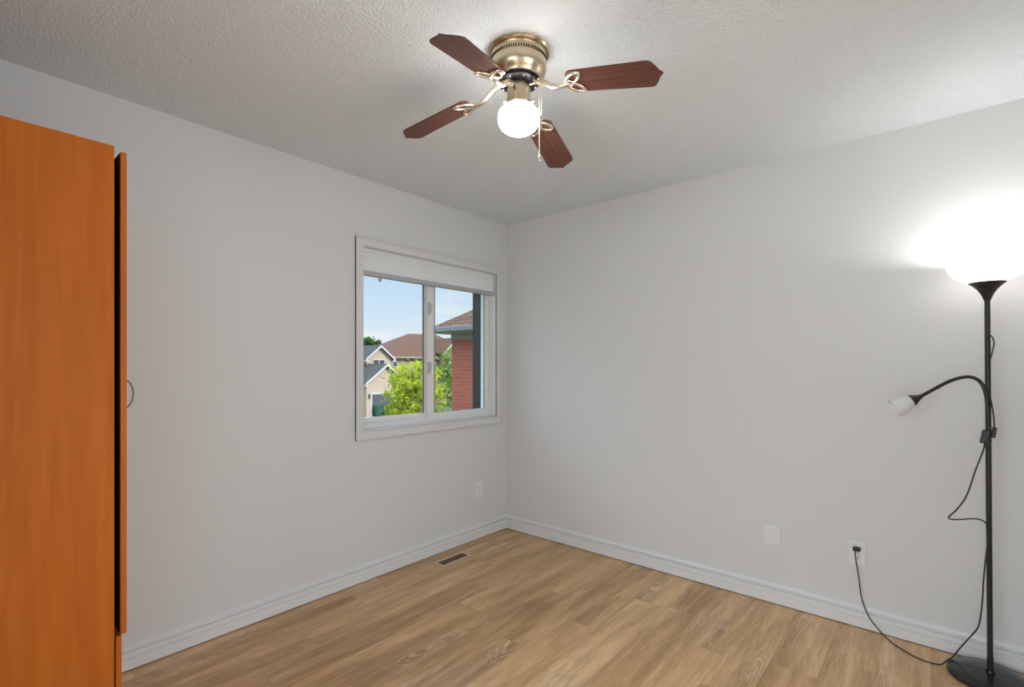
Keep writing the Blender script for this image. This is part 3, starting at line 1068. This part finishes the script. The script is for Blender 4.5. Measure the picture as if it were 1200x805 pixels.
# ------------------------------------------------------------------ neighbour's brick house (right of the window)
nh = thing('brick_house', 'near red brick house with brown hipped roof at the right of the window view', 'house', (0, 5.0, GZ))
NX0, NX1 = -6.09, 8.0
NE = 2.13 - GZ
MB().box(NX0, NX1, 0.0, 9.0, 0, NE - 0.11).build('brick_wall', M['brick_red'], nh)
MB().box(NX0 - 0.01, NX1, -0.02, 9.02, NE - 0.20, NE - 0.03).build('frieze_board', M['frieze'], nh)
MB().box(NX0 - 0.40, NX1, -0.40, 9.4, NE - 0.03, NE + 0.0).build('soffit', M['white_out'], nh)
gt = MB().box(NX0 - 0.44, NX1, -0.46, -0.38, NE - 0.035, NE + 0.075).box(NX0 - 0.46, NX0 - 0.38, -0.46, 9.4, NE - 0.035, NE + 0.075)
gt.build('gutter', M['fascia'], nh, bevel=0.015)
rk = 0.62
e0 = (NX0 - 0.42, -0.42)
hh = 4.92
roof = MB()
roof.add([(e0[0], e0[1], NE + 0.05), (NX1, e0[1], NE + 0.05), (NX1, 9.42, NE + 0.05), (e0[0], 9.42, NE + 0.05),
          (e0[0] + hh, e0[1] + hh, NE + 0.05 + hh * rk), (NX1 - 0.5, e0[1] + hh, NE + 0.05 + hh * rk)],
         [(0, 1, 5, 4), (1, 2, 5), (2, 3, 4, 5), (3, 0, 4), (3, 2, 1, 0)])
roof.build('roof', M['shingle_brown'], nh)


# ------------------------------------------------------------------ houses across the street
def gable_front(mb_wall, x, y0, y1, z0, ze, zp, depth):
    """pentagonal gable wall block, front at x, going back by depth"""
    ym = (y0 + y1) / 2
    pts = [(y0, z0), (y1, z0), (y1, ze), (ym, zp), (y0, ze)]
    vs = [(x, y, z) for y, z in pts] + [(x - depth, y, z) for y, z in pts]
    fs = [(0, 1, 2, 3, 4), (9, 8, 7, 6, 5)] + [(i, 5 + i, 5 + (i + 1) % 5, (i + 1) % 5) for i in range(5)]
    mb_wall.add(vs, fs)
    return mb_wall


def gable_roof(x, y0, y1, ze, zp, depth, ov=0.3, th=0.12):
    """two slabs over a gable; returns the roof and its white rake boards"""
    ym = (y0 + y1) / 2
    k = (zp - ze) / (ym - y0)
    r = MB()
    t = MB()
    for sg, ye in ((1, y0 - ov), (-1, y1 + ov)):
        zz = zp - k * abs(ym - ye)
        vs = [(x + ov, ye, zz), (x + ov, ym, zp), (x - depth, ym, zp), (x - depth, ye, zz)]
        vs2 = [(a, b, c + th) for a, b, c in vs]
        r.add(vs + vs2, [(3, 2, 1, 0), (4, 5, 6, 7), (0, 1, 5, 4), (1, 2, 6, 5), (2, 3, 7, 6), (3, 0, 4, 7)])
        vs = [(x + ov + 0.04, ye, zz - 0.10), (x + ov + 0.04, ym, zp - 0.10), (x + ov, ym, zp - 0.10), (x + ov, ye, zz - 0.10)]
        vs2 = [(a, b, c + 0.20) for a, b, c in vs]
        t.add(vs + vs2, [(3, 2, 1, 0), (4, 5, 6, 7), (0, 1, 5, 4), (1, 2, 6, 5), (2, 3, 7, 6), (3, 0, 4, 7)])
        t.box(x - 0.1, x + ov + 0.04, ye - 0.02 if sg > 0 else ye - 0.30, ye + 0.30 if sg > 0 else ye + 0.02, zz - 0.16, zz + 0.02)
    return r, t


sx_, sy_ = -34.3, 23.0
hs = thing('siding_house', 'beige house across the street with two white trimmed gables, grey roof and a garage', 'house', (sx_, sy_, GZ))
g0 = -GZ
gable_front(MB(), 0, -1.93, 1.93, 0, g0 + 0.0, g0 + 1.42, 7.0).build('garage_wall', M['siding'], hs)
r_, t_ = gable_roof(0, -1.93, 1.93, g0 + 0.0, g0 + 1.45, 7.0)
r_.build('garage_roof', M['shingle_grey'], hs)
t_.build('rake_board', M['white_out'], hs)
gd = MB().box(0.0, 0.03, -1.40, 1.30, 0.05, 1.90)
gdo = gd.build('garage_door', M['garage_in'], hs)
gp = MB()
for zc in (0.46, 0.92, 1.38):
    gp.box(0.03, 0.034, -1.40, 1.30, zc - 0.012, zc + 0.012)
gp.build('panel_lines', M['pane_dark'], gdo)
MB().box(0.0, 0.06, -1.55, 1.45, 1.90, 2.06).box(0.0, 0.06, -1.55, -1.40, 0.0, 1.90).box(0.0, 0.06, 1.30, 1.45, 0, 1.90).build('garage_door_trim', M['white_out'], hs)
MB().box(0.0, 0.14, -1.75, -1.62, 1.60, 1.85).ball((0.10, -1.685, 1.90), 0.07, 8).build('porch_light', M['garage_in'], hs)
# upper storey with its own gable
uy = 1.22
gable_front(MB(), -2.7, uy - 1.35, uy + 1.35, 2.4, g0 + 2.15, g0 + 3.2, 6.0).build('upper_wall', M['siding'], hs)
r_, t_ = gable_roof(-2.7, uy - 1.35, uy + 1.35, g0 + 2.15, g0 + 3.22, 6.0)
r_.build('upper_roof', M['shingle_grey'], hs)
t_.build('rake_board', M['white_out'], hs)
wf = MB().box(-2.7, -2.62, uy - 0.75, uy + 0.58, g0 + 1.35, g0 + 1.98).build('window', M['white_out'], hs)
MB().box(-2.62, -2.61, uy - 0.67, uy - 0.12, g0 + 1.42, g0 + 1.91).box(-2.62, -2.61, uy - 0.05, uy + 0.50, g0 + 1.42, g0 + 1.91).build('pane', M['pane_dark'], wf)
# main block behind with a big grey roof to the left
MB().box(-9.5, -3.2, -5.5, uy + 1.3, 0, g0 + 2.1).build('main_wall', M['siding'], hs)
mr_ = MB()
mr_.add([(-2.9, -5.8, g0 + 2.05), (-2.9, uy + 1.5, g0 + 2.05), (-9.8, uy + 1.5, g0 + 2.05), (-9.8, -5.8, g0 + 2.05), (-6.3, -3.4, g0 + 3.9), (-6.3, uy - 0.6, g0 + 3.9)],
        [(0, 1, 5, 4), (1, 2, 5), (2, 3, 4, 5), (3, 0, 4), (3, 2, 1, 0)])
mr_.build('main_roof', M['shingle_grey'], hs)

hb = thing('far_brick_house', 'pale brick house with wide brown hipped roof behind the young tree, across the street', 'house', (-42.4, 33.6, GZ))
MB().box(-8.0, 0.0, -4.2, 9.0, 0, g0 + 2.35).build('brick_wall', M['brick_pink'], hb)
rf = MB()
ez = g0 + 2.38
rf.add([(0.45, -4.75, ez), (0.45, 9.5, ez), (-8.4, 9.5, ez), (-8.4, -4.75, ez), (-3.9, 1.15, g0 + 5.33), (-3.9, 5.6, g0 + 5.45)],
       [(0, 1, 5, 4), (1, 2, 5), (2, 3, 4, 5), (3, 0, 4), (3, 2, 1, 0)])
rf.build('roof', M['shingle_brown'], hb)
MB().box(0.40, 0.52, -4.78, 9.5, ez - 0.14, ez + 0.02).build('gutter', M['frieze'], hb)
gable_front(MB(), 1.2, 2.5, 5.7, g0 + 0.2, g0 + 3.1, g0 + 4.6, 4.5).build('front_gable_wall', M['brick_pink'], hb)
r_, t_ = gable_roof(1.2, 2.5, 5.7, g0 + 3.1, g0 + 4.65, 4.5)
r_.build('front_gable_roof', M['shingle_brown'], hb)
t_.build('rake_board', M['white_out'], hb)
for (ya, yb, za, zb, xx) in ((-4.0, -3.35, 1.25, 2.10, 0.0), (3.0, 3.75, 0.85, 1.75, 1.2)):
    wf = MB().box(xx, xx + 0.06, ya, yb, g0 + za, g0 + zb).build('window', M['white_out'], hb)
    MB().box(xx + 0.06, xx + 0.07, ya + 0.09, yb - 0.09, g0 + za + 0.09, g0 + zb - 0.09).build('pane', M['pane_dark'], wf)

# green cart and parked car on the driveway
ct = thing('waste_cart', 'green wheeled waste cart standing in front of the garage door', 'waste bin', (-33.85, 21.92, GZ + 0.02))
MB().add([(-0.20, -0.20, 0.05), (0.22, -0.20, 0.05), (0.22, 0.20, 0.05), (-0.20, 0.20, 0.05), (-0.26, -0.27, 0.88), (0.28, -0.27, 0.88), (0.28, 0.27, 0.88), (-0.26, 0.27, 0.88)],
         [(3, 2, 1, 0), (4, 5, 6, 7), (0, 1, 5, 4), (1, 2, 6, 5), (2, 3, 7, 6), (3, 0, 4, 7)]).build('bin_body', M['cart'], ct, bevel=0.03)
MB().box(-0.30, 0.32, -0.30, 0.30, 0.88, 0.96).build('lid', M['cart'], ct, bevel=0.03)
for sg in (-1, 1):
    MB().lathe([(0.0001, -0.03), (0.10, -0.03), (0.10, 0.03), (0.0001, 0.03)], 20, Matrix.Translation((-0.20, sg * 0.25, 0.10)) @ Matrix.Rotation(PI / 2, 4, 'X')).build('wheel', M['tyre'], ct)

car = thing('parked_car', 'dark maroon car parked on the driveway beside the green waste cart', 'car', (-31.9, 23.5, GZ + 0.02))
# nose towards the garage: body outline in x-z, extruded along y
cb_ = [(-1.95, 0.28), (1.95, 0.28), (2.02, 0.55), (1.95, 0.86), (1.05, 0.92), (0.55, 1.36), (-0.95, 1.38), (-1.65, 0.96), (-2.0, 0.85)]
bm_ = MB().prism(cb_, -0.72, 0.72, Matrix.Rotation(PI / 2, 4, 'X'))
body = bm_.build('car_body', M['car'], car, bevel=0.08, seg=3)
MB().prism([(0.98, 0.95), (0.60, 1.29), (-0.92, 1.31), (-1.48, 0.98)], -0.735, 0.735, Matrix.Rotation(PI / 2, 4, 'X')).build('side_windows', M['pane_dark'], car)
MB().add([(1.06, -0.60, 0.945), (1.06, 0.60, 0.945), (0.61, 0.55, 1.34), (0.61, -0.55, 1.34)], [(0, 1, 2, 3)]).build('windscreen', M['pane_dark'], car)
for wx in (-1.25, 1.25):
    for sg in (-1, 1):
        MB().lathe([(0.0001, -0.09), (0.30, -0.09), (0.32, -0.05), (0.32, 0.05), (0.30, 0.09), (0.0001, 0.09)], 24, Matrix.Translation((wx, sg * 0.66, 0.31)) @ Matrix.Rotation(PI / 2, 4, 'X')).build('wheel', M['tyre'], car)


# ------------------------------------------------------------------ trees
def tree(label, loc, height, crown, leafmat, nclump, nleaf, leaf, seed, lobes=None, group=None):
    """crown = (centre height, radius xy, radius z); leaves are small quads in clumps on branch ends"""
    R = random.Random(seed)
    t = thing('tree', label, 'tree', loc, 0, group)
    cz, rx, rz = crown
    fo = MB()
    tips = []
    for i in range(nclump):
        while True:
            p = Vector((R.uniform(-1, 1), R.uniform(-1, 1), R.uniform(-1, 1)))
            if 0.25 < p.length < 1:
                break
        q = Vector((p.x * rx, p.y * rx, cz + p.z * rz))
        s = R.uniform(0.16, 0.34) * rx
        tips.append(q)
        for k in range(nleaf):
            d = Vector((R.gauss(0, 1), R.gauss(0, 1), R.gauss(0, 0.8))) * s * 0.55
            c = q + d
            n = Vector((R.gauss(0, 1), R.gauss(0, 1), R.gauss(0.5, 1))).normalized()
            u = n.orthogonal().normalized()
            u = Matrix.Rotation(R.uniform(0, 2 * PI), 3, n) @ u
            w = n.cross(u)
            L_ = leaf * R.uniform(0.6, 1.25)
            fo.add([c - u * L_, c + w * L_ * 0.55, c + u * L_, c - w * L_ * 0.55], [(0, 1, 2, 3)])
    fo.build('foliage', leafmat, t)
    tr = MB()
    tr.tube([(0, 0, 0), (0.02, 0.01, cz * 0.4), (0, 0, cz * 0.8), (0.02, 0.02, cz + rz * 0.7)], [height * 0.022, height * 0.018, height * 0.012, height * 0.003], 8)
    for q in tips[::max(1, len(tips) // 22)]:
        zb = max(cz - rz * 0.9, min(cz + rz * 0.4, q.z - 0.4 * rx))
        m_ = Vector((q.x * 0.45, q.y * 0.45, (zb + q.z) / 2 - 0.02))
        tr.tube([(0, 0, zb), m_, q], [height * 0.008, height * 0.005, height * 0.0015], 5)
    tr.build('trunk', M['bark'], t, smooth=60)
    return t


tree('bright lime green young tree in the middle of the window view', (-10.25, 7.2, GZ), 4.7, (3.15, 0.90, 1.42), M['leaf_lime'], 170, 46, 0.060, 3)
tree('mid green tree between the lime tree and the near red brick house', (-12.4, 11.3, GZ), 5.2, (3.9, 1.0, 1.5), M['leaf_mid'], 90, 46, 0.07, 5)
tree('tall yellow green tree whose twig tips show at the left edge of the window view', (-9.55, 3.62, GZ), 5.0, (3.6, 0.72, 1.0), M['leaf_lime'], 26, 26, 0.06, 9)
tree('dark green tree behind the ridge of the beige siding house', (-58.0, 37.0, GZ), 8.5, (6.6, 1.7, 1.7), M['leaf_dark'], 70, 40, 0.22, 11)
tree('small far green tree between the beige house and the brown roof', (-56.2, 39.6, GZ), 8.0, (6.0, 1.5, 1.6), M['leaf_mid'], 50, 40, 0.20, 13)
tree('far dark treetop peeking over the near brown roof', (-46.0, 47.6, GZ), 14.0, (11.2, 1.6, 2.4), M['leaf_dark'], 60, 40, 0.25, 17)
